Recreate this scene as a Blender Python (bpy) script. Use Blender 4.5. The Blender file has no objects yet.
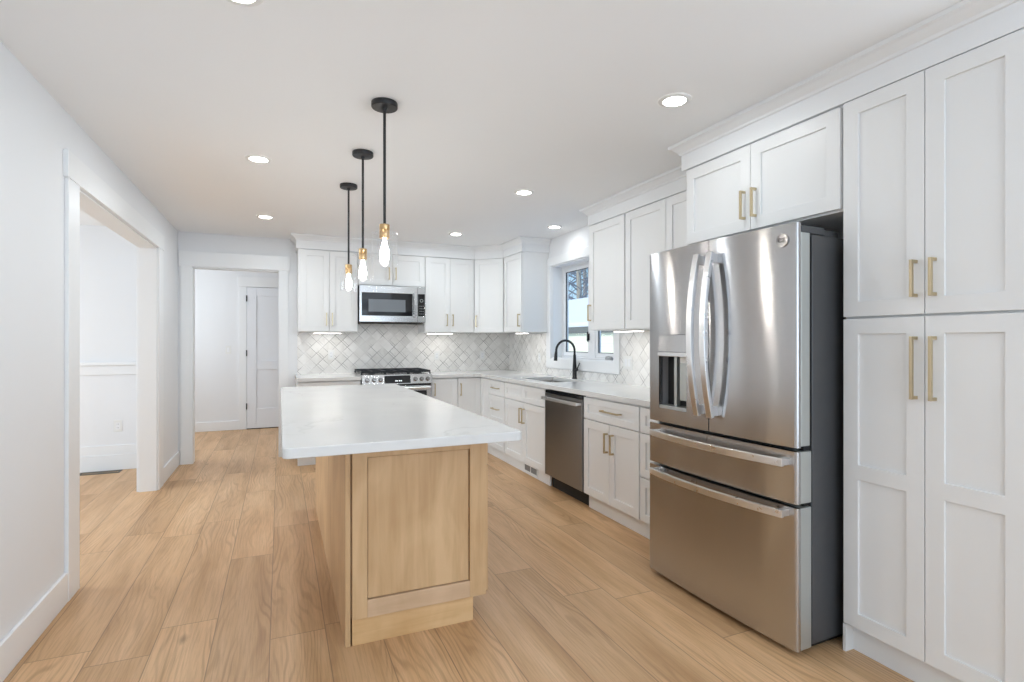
import bpy, bmesh, math, random
from mathutils import Vector, Matrix
random.seed(7)
SC = bpy.context.scene
COL = SC.collection
PI = math.pi

# ------------------------------------------------------------------ camera
cam_data = bpy.data.cameras.new('camera')
cam_data.sensor_fit = 'HORIZONTAL'; cam_data.sensor_width = 36.0
cam_data.lens = 36.0 * 535.0 / 1024.0
cam_data.clip_start = 0.02; cam_data.clip_end = 300
cam = bpy.data.objects.new('camera', cam_data); COL.objects.link(cam)
cam.location = (0, 0, 1.294)
cam.rotation_euler = (PI / 2, 0, -math.radians(23.43))
SC.camera = cam

# ------------------------------------------------------------------ sky, exposure
SC.view_settings.view_transform = 'Standard'
SC.view_settings.look = 'None'
SC.view_settings.gamma = 1.0
SC.view_settings.use_curve_mapping = False
SC.view_settings.exposure = 0.28
W = bpy.data.worlds.new('sky'); SC.world = W; W.use_nodes = True
wn = W.node_tree; wn.nodes.clear()
wo = wn.nodes.new('ShaderNodeOutputWorld'); wb = wn.nodes.new('ShaderNodeBackground')
tcw = wn.nodes.new('ShaderNodeTexCoord'); spw = wn.nodes.new('ShaderNodeSeparateXYZ'); rw_ = wn.nodes.new('ShaderNodeValToRGB')
wn.links.new(tcw.outputs['Generated'], spw.inputs[0]); wn.links.new(spw.outputs[2], rw_.inputs[0])
rw_.color_ramp.elements[0].position = .0; rw_.color_ramp.elements[0].color = (.50, .74, .90, 1)
rw_.color_ramp.elements[1].position = .6; rw_.color_ramp.elements[1].color = (.16, .38, .72, 1)
wb.inputs['Strength'].default_value = 1.0
wn.links.new(rw_.outputs[0], wb.inputs['Color']); wn.links.new(wb.outputs[0], wo.inputs['Surface'])

def area(name, loc, rot, sx, sy, power, color=(1, 1, 1), shape='RECTANGLE', spread=PI):
    l = bpy.data.lights.new(name, 'AREA'); l.shape = shape; l.size = sx; l.size_y = sy
    l.energy = power; l.color = color; l.spread = spread
    o = bpy.data.objects.new(name, l); COL.objects.link(o); o.location = loc; o.rotation_euler = rot
    return o

sun = bpy.data.lights.new('sun', 'SUN'); sun.energy = 2.3; sun.angle = 0.02; sun.color = (1, .96, .9)
so = bpy.data.objects.new('sun', sun); COL.objects.link(so); so.rotation_euler = (math.radians(47), 0, math.radians(-79))
# added area lamps in place of daylight at unseen windows; first pair is fill
area('rear_window_fill', (0.9, -3.1, 1.35), (math.radians(112), 0, 0), 2.8, 1.8, 44, (0.75, 0.872, 1.0))
area('front_room_window_fill', (2.70, -1.25, 1.3), (math.radians(112), 0, PI / 2), 2.4, 1.8, 50, (0.75, 0.872, 1.0))
area('side_room_daylight', (-4.4, 4.4, 1.5), (math.radians(72), 0, -PI / 2), 2.1, 1.5, 66, (0.80, 0.91, 1.0))
area('hall_window_daylight', (-2.1, 7.5, 1.7), (math.radians(75), 0, -PI / 2), 1.4, 1.3, 29, (.88, 0.95, 1))

# ------------------------------------------------------------------ mesh helpers
class MB:
    def __init__(s): s.bm = bmesh.new()
    def quad(s, vs):
        try: return s.bm.faces.new(vs)
        except ValueError: return None
    def box(s, x0, x1, y0, y1, z0, z1):
        v = [s.bm.verts.new(p) for p in ((x0,y0,z0),(x1,y0,z0),(x1,y1,z0),(x0,y1,z0),(x0,y0,z1),(x1,y0,z1),(x1,y1,z1),(x0,y1,z1))]
        for f in ((3,2,1,0),(4,5,6,7),(0,1,5,4),(1,2,6,5),(2,3,7,6),(3,0,4,7)): s.bm.faces.new([v[i] for i in f])
        return s
    def prism(s, poly, z0, z1, axis='z'):
        def P(a, b, c):
            return (a, b, c) if axis == 'z' else ((c, a, b) if axis == 'x' else (a, c, b))
        lo = [s.bm.verts.new(P(a, b, z0)) for a, b in poly]; hi = [s.bm.verts.new(P(a, b, z1)) for a, b in poly]
        n = len(poly)
        s.bm.faces.new(lo[::-1]); s.bm.faces.new(hi)
        for i in range(n): s.bm.faces.new((lo[i], lo[(i+1)%n], hi[(i+1)%n], hi[i]))
        return s
    def lathe(s, prof, c=(0,0,0), seg=32, axis='z'):
        """prof: list of (r, h); closed by its own end points"""
        def P(r, h, t):
            a, b = r*math.cos(t), r*math.sin(t)
            if axis == 'z': p = (a, b, h)
            elif axis == 'y': p = (a, h, b)
            else: p = (h, a, b)
            return (p[0]+c[0], p[1]+c[1], p[2]+c[2])
        rings = []
        for r, h in prof:
            if r < 1e-6: rings.append([s.bm.verts.new(P(0, h, 0))])
            else: rings.append([s.bm.verts.new(P(r, h, 2*PI*k/seg)) for k in range(seg)])
        for A, B in zip(rings, rings[1:]):
            for k in range(seg):
                k2 = (k+1) % seg
                if len(A) == 1 and len(B) == 1: continue
                if len(A) == 1: s.quad((A[0], B[k], B[k2]))
                elif len(B) == 1: s.quad((A[k], A[k2], B[0]))
                else: s.quad((A[k], A[k2], B[k2], B[k]))
        return s
    def tube(s, pts, r, seg=10):
        pts = [Vector(p) for p in pts]; n = len(pts)
        rs = r if isinstance(r, (list, tuple)) else [r]*n
        up = None; rings = []
        for i, p in enumerate(pts):
            t = (pts[min(i+1, n-1)] - pts[max(i-1, 0)]).normalized()
            if up is None: up = t.orthogonal().normalized()
            else: up = (up - t*up.dot(t)).normalized()
            w = t.cross(up)
            rings.append([s.bm.verts.new(p + (up*math.cos(2*PI*k/seg) + w*math.sin(2*PI*k/seg))*rs[i]) for k in range(seg)])
        s.bm.faces.new(rings[0][::-1]); s.bm.faces.new(rings[-1])
        for A, B in zip(rings, rings[1:]):
            for k in range(seg): s.bm.faces.new((A[k], A[(k+1)%seg], B[(k+1)%seg], B[k]))
        return s
    def bar(s, pts, side, hw, ht):
        """rectangular bar swept along pts; side = direction of its half width hw"""
        pts = [Vector(p) for p in pts]; n = len(pts); side = Vector(side).normalized(); rings = []
        for i, p in enumerate(pts):
            t = (pts[min(i+1, n-1)] - pts[max(i-1, 0)]).normalized(); m = t.cross(side).normalized()
            rings.append([s.bm.verts.new(p + side*a*hw + m*b*ht) for a, b in ((-1,-1),(1,-1),(1,1),(-1,1))])
        s.bm.faces.new(rings[0][::-1]); s.bm.faces.new(rings[-1])
        for A, B in zip(rings, rings[1:]):
            for k in range(4): s.bm.faces.new((A[k], A[(k+1)%4], B[(k+1)%4], B[k]))
        return s
    def cells(s, us, vs, keep, fn, t0, t1):
        """plate on a (u,v) grid, thickness t0..t1, holes where keep(uc,vc) is False; fn(u,v,t) -> xyz"""
        nu, nv = len(us)-1, len(vs)-1
        K = [[keep((us[i]+us[i+1])/2, (vs[j]+vs[j+1])/2) for j in range(nv)] for i in range(nu)]
        cache = {}
        def V(i, j, t):
            k = (i, j, t)
            if k not in cache: cache[k] = s.bm.verts.new(fn(us[i], vs[j], t0 if t == 0 else t1))
            return cache[k]
        for i in range(nu):
            for j in range(nv):
                if not K[i][j]: continue
                s.bm.faces.new((V(i,j,1), V(i+1,j,1), V(i+1,j+1,1), V(i,j+1,1)))
                s.bm.faces.new((V(i,j+1,0), V(i+1,j+1,0), V(i+1,j,0), V(i,j,0)))
                for di, dj, a, b in ((-1,0,(i,j),(i,j+1)), (1,0,(i+1,j+1),(i+1,j)), (0,-1,(i+1,j),(i,j)), (0,1,(i,j+1),(i+1,j+1))):
                    p, q = i+di, j+dj
                    if 0 <= p < nu and 0 <= q < nv and K[p][q]: continue
                    s.bm.faces.new((V(*a,0), V(*b,0), V(*b,1), V(*a,1)))
        return s
    def build(s, name, mat, parent=None, bevel=0, smooth=False, loc=None, rotz=0, seg=2, flat=False):
        bmesh.ops.recalc_face_normals(s.bm, faces=s.bm.faces)
        if smooth:
            for f in s.bm.faces: f.smooth = True
        me = bpy.data.meshes.new(name); s.bm.to_mesh(me); s.bm.free()
        me.materials.append(mat)
        o = bpy.data.objects.new(name, me); COL.objects.link(o)
        if parent is not None: o.parent = parent
        if loc: o.location = loc
        o.rotation_euler[2] = rotz
        if bevel:
            m = o.modifiers.new('bevel', 'BEVEL'); m.width = bevel; m.segments = seg; m.limit_method = 'ANGLE'; m.angle_limit = math.radians(40)
            m.use_clamp_overlap = True
        if smooth:
            try: me.set_sharp_from_angle(angle=math.radians(40))
            except Exception: pass
        return o

def tag(o, label=None, cat=None, group=None, kind=None):
    if label: o['label'] = label
    if cat: o['category'] = cat
    if group: o['group'] = group
    if kind: o['kind'] = kind
    return o
def thing(name, label, cat, loc=(0,0,0), rotz=0, group=None):
    o = bpy.data.objects.new(name, None); COL.objects.link(o); o.empty_display_size = .1
    o.location = loc; o.rotation_euler = (0, 0, rotz)
    return tag(o, label, cat, group)
def struct(name, mb, mat, **k):
    o = mb.build(name, mat, **k); o['kind'] = 'structure'; return o
def copy_tree(o, parent=None):
    c = o.copy(); COL.objects.link(c)
    if parent is not None: c.parent = parent
    for ch in [x for x in bpy.data.objects if x.parent == o]: copy_tree(ch, c)
    return c

# ------------------------------------------------------------------ materials
def newmat(name):
    m = bpy.data.materials.new(name); m.use_nodes = True
    nt = m.node_tree; nt.nodes.clear()
    out = nt.nodes.new('ShaderNodeOutputMaterial'); b = nt.nodes.new('ShaderNodeBsdfPrincipled')
    nt.links.new(b.outputs[0], out.inputs['Surface'])
    return m, nt, b
def nd(nt, typ, ins=None, **props):
    n = nt.nodes.new(typ)
    for k, v in props.items(): setattr(n, k, v)
    for k, v in (ins or {}).items():
        if isinstance(v, bpy.types.NodeSocket): nt.links.new(v, n.inputs[k])
        else: n.inputs[k].default_value = v
    return n
def mth(nt, op, a, b=None, c=None):
    ins = {0: a}
    if b is not None: ins[1] = b
    if c is not None: ins[2] = c
    return nd(nt, 'ShaderNodeMath', ins, operation=op).outputs[0]
def mixc(nt, fac, a, b, mode='MIX'):
    n = nd(nt, 'ShaderNodeMix', data_type='RGBA', blend_type=mode)
    for i, v in ((0, fac), (6, a), (7, b)):
        if isinstance(v, bpy.types.NodeSocket): nt.links.new(v, n.inputs[i])
        elif i == 0: n.inputs[i].default_value = v
        else: n.inputs[i].default_value = (*v, 1) if len(v) == 3 else v
    return n.outputs[2]
def ramp(nt, fac, stops):
    n = nd(nt, 'ShaderNodeValToRGB', {0: fac}); e = n.color_ramp.elements
    while len(e) > 1: e.remove(e[0])
    e[0].position, e[0].color = stops[0][0], (*stops[0][1], 1)
    for p, c in stops[1:]:
        x = e.new(p); x.color = (*c, 1)
    return n.outputs[0]
def lin(*c):
    f = lambda v: (v/255/12.92) if v/255 <= .04045 else ((v/255+.055)/1.055)**2.4
    return tuple(f(v) for v in c)

def paint(name, col, rough=.5, bump=0.0, scale=220):
    m, nt, b = newmat(name)
    tc = nd(nt, 'ShaderNodeTexCoord').outputs['Object']
    ns = nd(nt, 'ShaderNodeTexNoise', {'Vector': tc, 'Scale': 1.3, 'Detail': 3.0}).outputs[0]
    c = mixc(nt, ns, tuple(v*.985 for v in col), tuple(min(1, v*1.015) for v in col))
    nt.links.new(c, b.inputs['Base Color']); b.inputs['Roughness'].default_value = rough
    if bump:
        n2 = nd(nt, 'ShaderNodeTexNoise', {'Vector': tc, 'Scale': scale, 'Detail': 2.0}).outputs[0]
        bp = nd(nt, 'ShaderNodeBump', {'Height': n2, 'Strength': bump, 'Distance': .002}).outputs[0]
        nt.links.new(bp, b.inputs['Normal'])
    return m
def plain(name, col, rough=.5, metal=0.0, **kw):
    m, nt, b = newmat(name)
    tc = nd(nt, 'ShaderNodeTexCoord').outputs['Object']
    ns = nd(nt, 'ShaderNodeTexNoise', {'Vector': tc, 'Scale': 25.0, 'Detail': 2.0}).outputs[0]
    r = nd(nt, 'ShaderNodeMapRange', {0: ns, 1: .3, 2: .7, 3: max(.02, rough-.03), 4: min(1, rough+.03)}).outputs[0]
    nt.links.new(r, b.inputs['Roughness'])
    b.inputs['Base Color'].default_value = (*col, 1); b.inputs['Metallic'].default_value = metal
    for k, v in kw.items(): b.inputs[k].default_value = v
    return m
def emit(name, col, strength, base=(.9, .9, .9)):
    m, nt, b = newmat(name)
    b.inputs['Base Color'].default_value = (*base, 1)
    b.inputs['Emission Color'].default_value = (*col, 1); b.inputs['Emission Strength'].default_value = strength
    return m
def steel(name, col=(.51, .51, .515), rough=.26, aniso=.75, rot=.25, vertical=False):
    m, nt, b = newmat(name)
    tc = nd(nt, 'ShaderNodeTexCoord').outputs['Object']
    sc = (2.0, 2.0, 420.0) if not vertical else (420.0, 420.0, 2.0)
    mp = nd(nt, 'ShaderNodeMapping', {'Vector': tc, 'Scale': sc}).outputs[0]
    ns = nd(nt, 'ShaderNodeTexNoise', {'Vector': mp, 'Scale': 1.0, 'Detail': 3.0}).outputs[0]
    c = mixc(nt, ns, tuple(v*.94 for v in col), tuple(min(1, v*1.06) for v in col))
    nt.links.new(c, b.inputs['Base Color']); b.inputs['Metallic'].default_value = 1.0
    b.inputs['Roughness'].default_value = rough
    b.inputs['Anisotropic'].default_value = aniso; b.inputs['Anisotropic Rotation'].default_value = rot
    tg = nd(nt, 'ShaderNodeTangent', direction_type='RADIAL', axis='Z').outputs[0]
    nt.links.new(tg, b.inputs['Tangent'])
    return m

M = {}
M['wall'] = paint('wall_paint', lin(236, 237, 239), .6, .05)
M['ceiling'] = paint('ceiling_paint', lin(246, 247, 248), .8, .06)
M['trim'] = paint('trim_paint', lin(240, 241, 242), .35)
M['cab'] = paint('white_cabinet_lacquer', lin(238, 238, 237), .38)
M['doorpaint'] = paint('door_paint', lin(238, 240, 244), .4)
M['steel'] = steel('brushed_stainless', rough=.18, aniso=1.0)
M['steel_dark'] = steel('brushed_slate_stainless', (.28, .27, .26), .28, .9)
M['steel_plain'] = steel('satin_stainless', (.66, .66, .66), .24, .3)
M['steel_side'] = plain('grey_appliance_edge', lin(188, 191, 188), .35, .6)
M['dark_side'] = plain('charcoal_appliance_side', lin(84, 85, 87), .45, .3)
M['black'] = plain('matte_black_metal', (.018, .018, .02), .42, .2)
M['gasket'] = plain('black_rubber', (.006, .006, .006), .6)
M['glassblack'] = plain('black_glass', (.012, .013, .015), .06)
M['iron'] = plain('cast_iron', (.022, .024, .028), .5, .3)
M['brass'] = plain('satin_brass', (.60, .50, .33), .34, 1.0)
M['brass_lamp'] = plain('brushed_brass', (.58, .38, .19), .3, 1.0)
M['chrome'] = plain('polished_chrome', (.80, .80, .80), .30, 1.0)
M['plastic'] = plain('white_plastic', lin(236, 236, 234), .35)
M['slot'] = plain('dark_slot', (.10, .10, .10), .6)
M['hinge'] = plain('dark_bronze_hinge', (.06, .06, .06), .4, .6)
M['lens'] = emit('downlight_lens', (1, .97, .92), 22)
M['strip'] = emit('light_strip', (1, .96, .9), 9)
M['bulb'] = emit('glowing_bulb', (1, .94, .85), 62)
M['digits'] = emit('display_digits', (.85, .93, 1), .75)
M['vinyl'] = plain('white_vinyl', lin(240, 241, 243), .3)
M['stain'] = plain('sink_steel', (.50, .48, .46), .3, 1.0)
M['register'] = plain('register_metal', (.10, .11, .10), .5, .3)
M['grille_dark'] = plain('shaded_grille', lin(120, 120, 120), .6)
M['knob'] = plain('dark_chrome', (.34, .34, .345), .22, 1.0)
M['grille'] = plain('grey_grille', lin(170, 170, 170), .5)

def glass(name, ior=1.45, tint=(1, 1, 1)):
    # thin sheet glass: clear transmission with a Fresnel reflection
    m = bpy.data.materials.new(name); m.use_nodes = True; nt = m.node_tree; nt.nodes.clear()
    out = nt.nodes.new('ShaderNodeOutputMaterial')
    tr = nd(nt, 'ShaderNodeBsdfTransparent', {0: (*tint, 1)}).outputs[0]
    gl = nd(nt, 'ShaderNodeBsdfGlossy', {'Color': (1, 1, 1, 1), 'Roughness': .02}).outputs[0]
    fc = nd(nt, 'ShaderNodeLayerWeight', {'Blend': .5}).outputs['Facing']
    f0 = ((ior-1)/(ior+1))**2
    fr = mth(nt, 'ADD', f0, mth(nt, 'MULTIPLY', mth(nt, 'POWER', fc, 5.0), .7))
    mx = nd(nt, 'ShaderNodeMixShader', {0: fr, 1: tr, 2: gl}).outputs[0]
    nt.links.new(mx, out.inputs['Surface'])
    return m
M['glass'] = glass('clear_glass', 1.40, (.995, .995, .995))
M['pane'] = glass('window_glass', 1.2)

def make_floor():
    m, nt, b = newmat('oak_plank_floor')
    tc = nd(nt, 'ShaderNodeTexCoord').outputs['Object']
    sp = nd(nt, 'ShaderNodeSeparateXYZ', {0: tc})
    pw, pl = .2263, 1.52
    u = mth(nt, 'DIVIDE', mth(nt, 'ADD', sp.outputs[0], .04 + pw*40), pw)     # plank index across
    row = mth(nt, 'FLOOR', u); fu = mth(nt, 'FRACT', u)
    rr = nd(nt, 'ShaderNodeTexWhiteNoise', {'W': mth(nt, 'ADD', row, .37)}, noise_dimensions='1D').outputs[0]
    v = mth(nt, 'ADD', mth(nt, 'DIVIDE', sp.outputs[1], pl), mth(nt, 'ADD', mth(nt, 'MULTIPLY', rr, 7.0), 20.0))
    cell = mth(nt, 'FLOOR', v); fv = mth(nt, 'FRACT', v)
    idv = nd(nt, 'ShaderNodeCombineXYZ', {0: row, 1: cell, 2: 3.1}).outputs[0]
    wn_ = nd(nt, 'ShaderNodeTexWhiteNoise', {'Vector': idv}, noise_dimensions='3D')
    rnd = wn_.outputs[0]
    # distance to plank edges (metres)
    eu = mth(nt, 'MULTIPLY', mth(nt, 'MINIMUM', fu, mth(nt, 'SUBTRACT', 1.0, fu)), pw)
    ev = mth(nt, 'MULTIPLY', mth(nt, 'MINIMUM', fv, mth(nt, 'SUBTRACT', 1.0, fv)), pl)
    ed = mth(nt, 'MINIMUM', eu, ev)
    seam = nd(nt, 'ShaderNodeMapRange', {0: ed, 1: .0006, 2: .0028, 3: 1.0, 4: 0.0}).outputs[0]
    # grain: long stretched noise, offset per plank
    off = nd(nt, 'ShaderNodeVectorMath', {0: wn_.outputs[1], 1: (37.0, 53.0, 11.0)}, operation='MULTIPLY').outputs[0]
    pos = nd(nt, 'ShaderNodeVectorMath', {0: tc, 1: off}, operation='ADD').outputs[0]
    warp = nd(nt, 'ShaderNodeTexNoise', {'Vector': nd(nt, 'ShaderNodeMapping', {'Vector': pos, 'Scale': (4.5, .75, 1.0)}).outputs[0], 'Scale': 1.0, 'Detail': 2.0}).outputs[0]
    sx = nd(nt, 'ShaderNodeSeparateXYZ', {0: pos})
    ring = mth(nt, 'SINE', mth(nt, 'MULTIPLY', mth(nt, 'ADD', mth(nt, 'MULTIPLY', sx.outputs[0], 5.0), mth(nt, 'MULTIPLY', warp, 2.0)), 46.0))
    ring = nd(nt, 'ShaderNodeMapRange', {0: ring, 1: .1, 2: 1.0, 3: 0.0, 4: 1.0}).outputs[0]
    zone = nd(nt, 'ShaderNodeTexNoise', {'Vector': nd(nt, 'ShaderNodeMapping', {'Vector': pos, 'Scale': (7.0, .8, 1.0)}).outputs[0], 'Scale': 1.0, 'Detail': 1.0}).outputs[0]
    zone = nd(nt, 'ShaderNodeMapRange', {0: zone, 1: .42, 2: .68, 3: 0.0, 4: 1.0}).outputs[0]
    fine = nd(nt, 'ShaderNodeTexNoise', {'Vector': nd(nt, 'ShaderNodeMapping', {'Vector': pos, 'Scale': (160.0, 5.0, 1.0)}).outputs[0], 'Scale': 1.0, 'Detail': 4.0, 'Roughness': .65}).outputs[0]
    broad = nd(nt, 'ShaderNodeTexNoise', {'Vector': nd(nt, 'ShaderNodeMapping', {'Vector': pos, 'Scale': (9.0, 1.0, 1.0)}).outputs[0], 'Scale': 1.0, 'Detail': 3.0}).outputs[0]
    base = ramp(nt, broad, [(.25, lin(193, 151, 106)), (.5, lin(219, 178, 133)), (.75, lin(233, 195, 152))])
    tint = ramp(nt, rnd, [(0, lin(236, 233, 230)), (.5, lin(244, 242, 240)), (1, lin(255, 253, 251))])
    c = mixc(nt, 1.0, base, tint, 'MULTIPLY')
    c = mixc(nt, mth(nt, 'MULTIPLY', mth(nt, 'MULTIPLY', ring, zone), .38), c, lin(140, 98, 62))
    fg = nd(nt, 'ShaderNodeMapRange', {0: fine, 1: .45, 2: .75, 3: 0.0, 4: .42}).outputs[0]
    c = mixc(nt, fg, c, lin(146, 108, 74))
    # knots
    vo = nd(nt, 'ShaderNodeTexVoronoi', {'Vector': nd(nt, 'ShaderNodeMapping', {'Vector': pos, 'Scale': (2.6, 1.0, 1.0)}).outputs[0], 'Scale': 1.25}).outputs['Distance']
    kn = nd(nt, 'ShaderNodeMapRange', {0: vo, 1: .015, 2: .07, 3: .55, 4: 0.0}).outputs[0]
    c = mixc(nt, kn, c, lin(118, 80, 52))
    c = mixc(nt, mth(nt, 'MULTIPLY', seam, .62), c, lin(96, 70, 50))
    nt.links.new(c, b.inputs['Base Color'])
    b.inputs['Roughness'].default_value = .42
    h = mth(nt, 'SUBTRACT', mth(nt, 'MULTIPLY', fine, .25), seam)
    nt.links.new(nd(nt, 'ShaderNodeBump', {'Height': h, 'Strength': .12, 'Distance': .002}).outputs[0], b.inputs['Normal'])
    return m
M['floor'] = make_floor()

def make_maple(name, c0, c1, horizontal=False):
    m, nt, b = newmat(name)
    tc = nd(nt, 'ShaderNodeTexCoord').outputs['Object']
    sc = (3.0, 30.0, 30.0) if horizontal else (30.0, 30.0, 2.2)
    n1 = nd(nt, 'ShaderNodeTexNoise', {'Vector': nd(nt, 'ShaderNodeMapping', {'Vector': tc, 'Scale': sc}).outputs[0], 'Scale': 1.0, 'Detail': 5.0, 'Roughness': .6, 'Distortion': .6}).outputs[0]
    n2 = nd(nt, 'ShaderNodeTexNoise', {'Vector': nd(nt, 'ShaderNodeMapping', {'Vector': tc, 'Scale': (4.0, 4.0, 2.0)}).outputs[0], 'Scale': 1.0, 'Detail': 3.0, 'Distortion': 1.2}).outputs[0]
    f = mth(nt, 'ADD', mth(nt, 'MULTIPLY', n1, .45), mth(nt, 'MULTIPLY', n2, .6))
    c = ramp(nt, f, [(.36, c0), (.66, c1)])
    nt.links.new(c, b.inputs['Base Color']); b.inputs['Roughness'].default_value = .45
    return m
M['maple'] = make_maple('honey_maple', lin(194, 155, 111), lin(219, 183, 139))
M['maple_rail'] = make_maple('honey_maple_rail', lin(198, 163, 127), lin(217, 184, 150), True)
M['maple_kick'] = make_maple('honey_maple_kick', lin(205, 161, 108), lin(227, 188, 138), True)

def make_quartz():
    m, nt, b = newmat('white_quartz')
    tc = nd(nt, 'ShaderNodeTexCoord').outputs['Object']
    w = nd(nt, 'ShaderNodeTexNoise', {'Vector': tc, 'Scale': 1.1, 'Detail': 4.0, 'Roughness': .6}).outputs['Color']
    p = nd(nt, 'ShaderNodeVectorMath', {0: tc, 1: nd(nt, 'ShaderNodeVectorMath', {0: w, 1: (1.3, 1.3, 1.3)}, operation='MULTIPLY').outputs[0]}, operation='ADD').outputs[0]
    v = nd(nt, 'ShaderNodeTexNoise', {'Vector': nd(nt, 'ShaderNodeMapping', {'Vector': p, 'Scale': (1.5, .9, 1.0), 'Rotation': (0, 0, .6)}).outputs[0], 'Scale': 1.0, 'Detail': 2.0}).outputs[0]
    d = mth(nt, 'ABSOLUTE', mth(nt, 'SUBTRACT', v, .5))
    line = nd(nt, 'ShaderNodeMapRange', {0: d, 1: .0, 2: .012, 3: 1.0, 4: 0.0}).outputs[0]
    msk = nd(nt, 'ShaderNodeTexNoise', {'Vector': tc, 'Scale': 2.2}).outputs[0]
    msk = nd(nt, 'ShaderNodeMapRange', {0: msk, 1: .45, 2: .65, 3: 0.0, 4: .38}).outputs[0]
    cl = nd(nt, 'ShaderNodeTexNoise', {'Vector': tc, 'Scale': 3.0, 'Detail': 4.0}).outputs[0]
    c = mixc(nt, cl, lin(214, 213, 211), lin(230, 229, 227))
    c = mixc(nt, mth(nt, 'MULTIPLY', line, msk), c, lin(172, 168, 164))
    nt.links.new(c, b.inputs['Base Color']); b.inputs['Roughness'].default_value = .17
    return m
M['quartz'] = make_quartz()

def make_tile():
    m, nt, b = newmat('diamond_marble_mosaic')
    tc = nd(nt, 'ShaderNodeTexCoord').outputs['Object']
    sp = nd(nt, 'ShaderNodeSeparateXYZ', {0: tc})
    s = .096; k = 1/(math.sqrt(2)*s)
    a = mth(nt, 'ADD', mth(nt, 'MULTIPLY', mth(nt, 'ADD', sp.outputs[0], sp.outputs[2]), k), 40.0)
    c_ = mth(nt, 'ADD', mth(nt, 'MULTIPLY', mth(nt, 'SUBTRACT', sp.outputs[0], sp.outputs[2]), k), 40.0)
    ia, ib = mth(nt, 'FLOOR', a), mth(nt, 'FLOOR', c_)
    fa, fb = mth(nt, 'FRACT', a), mth(nt, 'FRACT', c_)
    wn_ = nd(nt, 'ShaderNodeTexWhiteNoise', {'Vector': nd(nt, 'ShaderNodeCombineXYZ', {0: ia, 1: ib, 2: 1.7}).outputs[0]}, noise_dimensions='3D')
    r = wn_.outputs[0]
    def edge(f): return mth(nt, 'MULTIPLY', mth(nt, 'MINIMUM', f, mth(nt, 'SUBTRACT', 1.0, f)), s)
    ed = mth(nt, 'MINIMUM', edge(fa), edge(fb))
    main = nd(nt, 'ShaderNodeMapRange', {0: ed, 1: .0014, 2: .0024, 3: 1.0, 4: 0.0}).outputs[0]
    par = mth(nt, 'MODULO', mth(nt, 'ADD', ia, ib), 2.0)       # alternate tiles carry a narrow strip along one side
    d2 = mth(nt, 'MULTIPLY', mth(nt, 'ABSOLUTE', mth(nt, 'SUBTRACT', fa, .24)), s)
    l2 = nd(nt, 'ShaderNodeMapRange', {0: d2, 1: .0012, 2: .0020, 3: 1.0, 4: 0.0}).outputs[0]
    l2 = mth(nt, 'MULTIPLY', l2, par)
    line = mth(nt, 'MAXIMUM', main, l2)
    fade = nd(nt, 'ShaderNodeTexNoise', {'Vector': tc, 'Scale': 5.0, 'Detail': 1.0}).outputs[0]
    fade = nd(nt, 'ShaderNodeMapRange', {0: fade, 1: .40, 2: .60, 3: .15, 4: 1.0}).outputs[0]
    vein = nd(nt, 'ShaderNodeTexNoise', {'Vector': nd(nt, 'ShaderNodeVectorMath', {0: tc, 1: nd(nt, 'ShaderNodeVectorMath', {0: wn_.outputs[1], 1: (9., 9., 9.)}, operation='MULTIPLY').outputs[0]}, operation='ADD').outputs[0], 'Scale': 9.0, 'Detail': 5.0, 'Distortion': 1.0}).outputs[0]
    base = ramp(nt, vein, [(.3, lin(234, 232, 230)), (.5, lin(243, 242, 240)), (.75, lin(249, 248, 247))])
    tone = ramp(nt, r, [(0, lin(241, 240, 238)), (1, lin(255, 254, 253))])
    c = mixc(nt, 1.0, base, tone, 'MULTIPLY')
    c = mixc(nt, mth(nt, 'MULTIPLY', line, fade), c, lin(114, 110, 107))
    nt.links.new(c, b.inputs['Base Color']); b.inputs['Roughness'].default_value = .3
    nt.links.new(nd(nt, 'ShaderNodeBump', {'Height': mth(nt, 'SUBTRACT', 1.0, line), 'Strength': .15, 'Distance': .001}).outputs[0], b.inputs['Normal'])
    return m
M['tile'] = make_tile()

def make_siding():
    m, nt, b = newmat('pale_yellow_siding')
    tc = nd(nt, 'ShaderNodeTexCoord').outputs['Object']
    z = nd(nt, 'ShaderNodeSeparateXYZ', {0: tc}).outputs[2]
    f = mth(nt, 'FRACT', mth(nt, 'MULTIPLY', z, 8.0))
    l = nd(nt, 'ShaderNodeMapRange', {0: f, 1: .0, 2: .16, 3: 1.0, 4: 0.0}).outputs[0]
    nt.links.new(mixc(nt, mth(nt, 'MULTIPLY', l, .5), lin(244, 240, 212), lin(176, 172, 148)), b.inputs['Base Color'])
    b.inputs['Roughness'].default_value = .6
    return m
M['siding'] = make_siding()
M['snow'] = paint('snow', (.86, .88, .92), .8, .3, 6)
M['eave'] = plain('weathered_eave', lin(165, 164, 162), .7)
M['twig'] = paint('twig_bark', lin(120, 124, 134), .85, .4, 40)
M['bark'] = paint('bark', lin(178, 166, 150), .85, .4, 40)

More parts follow.
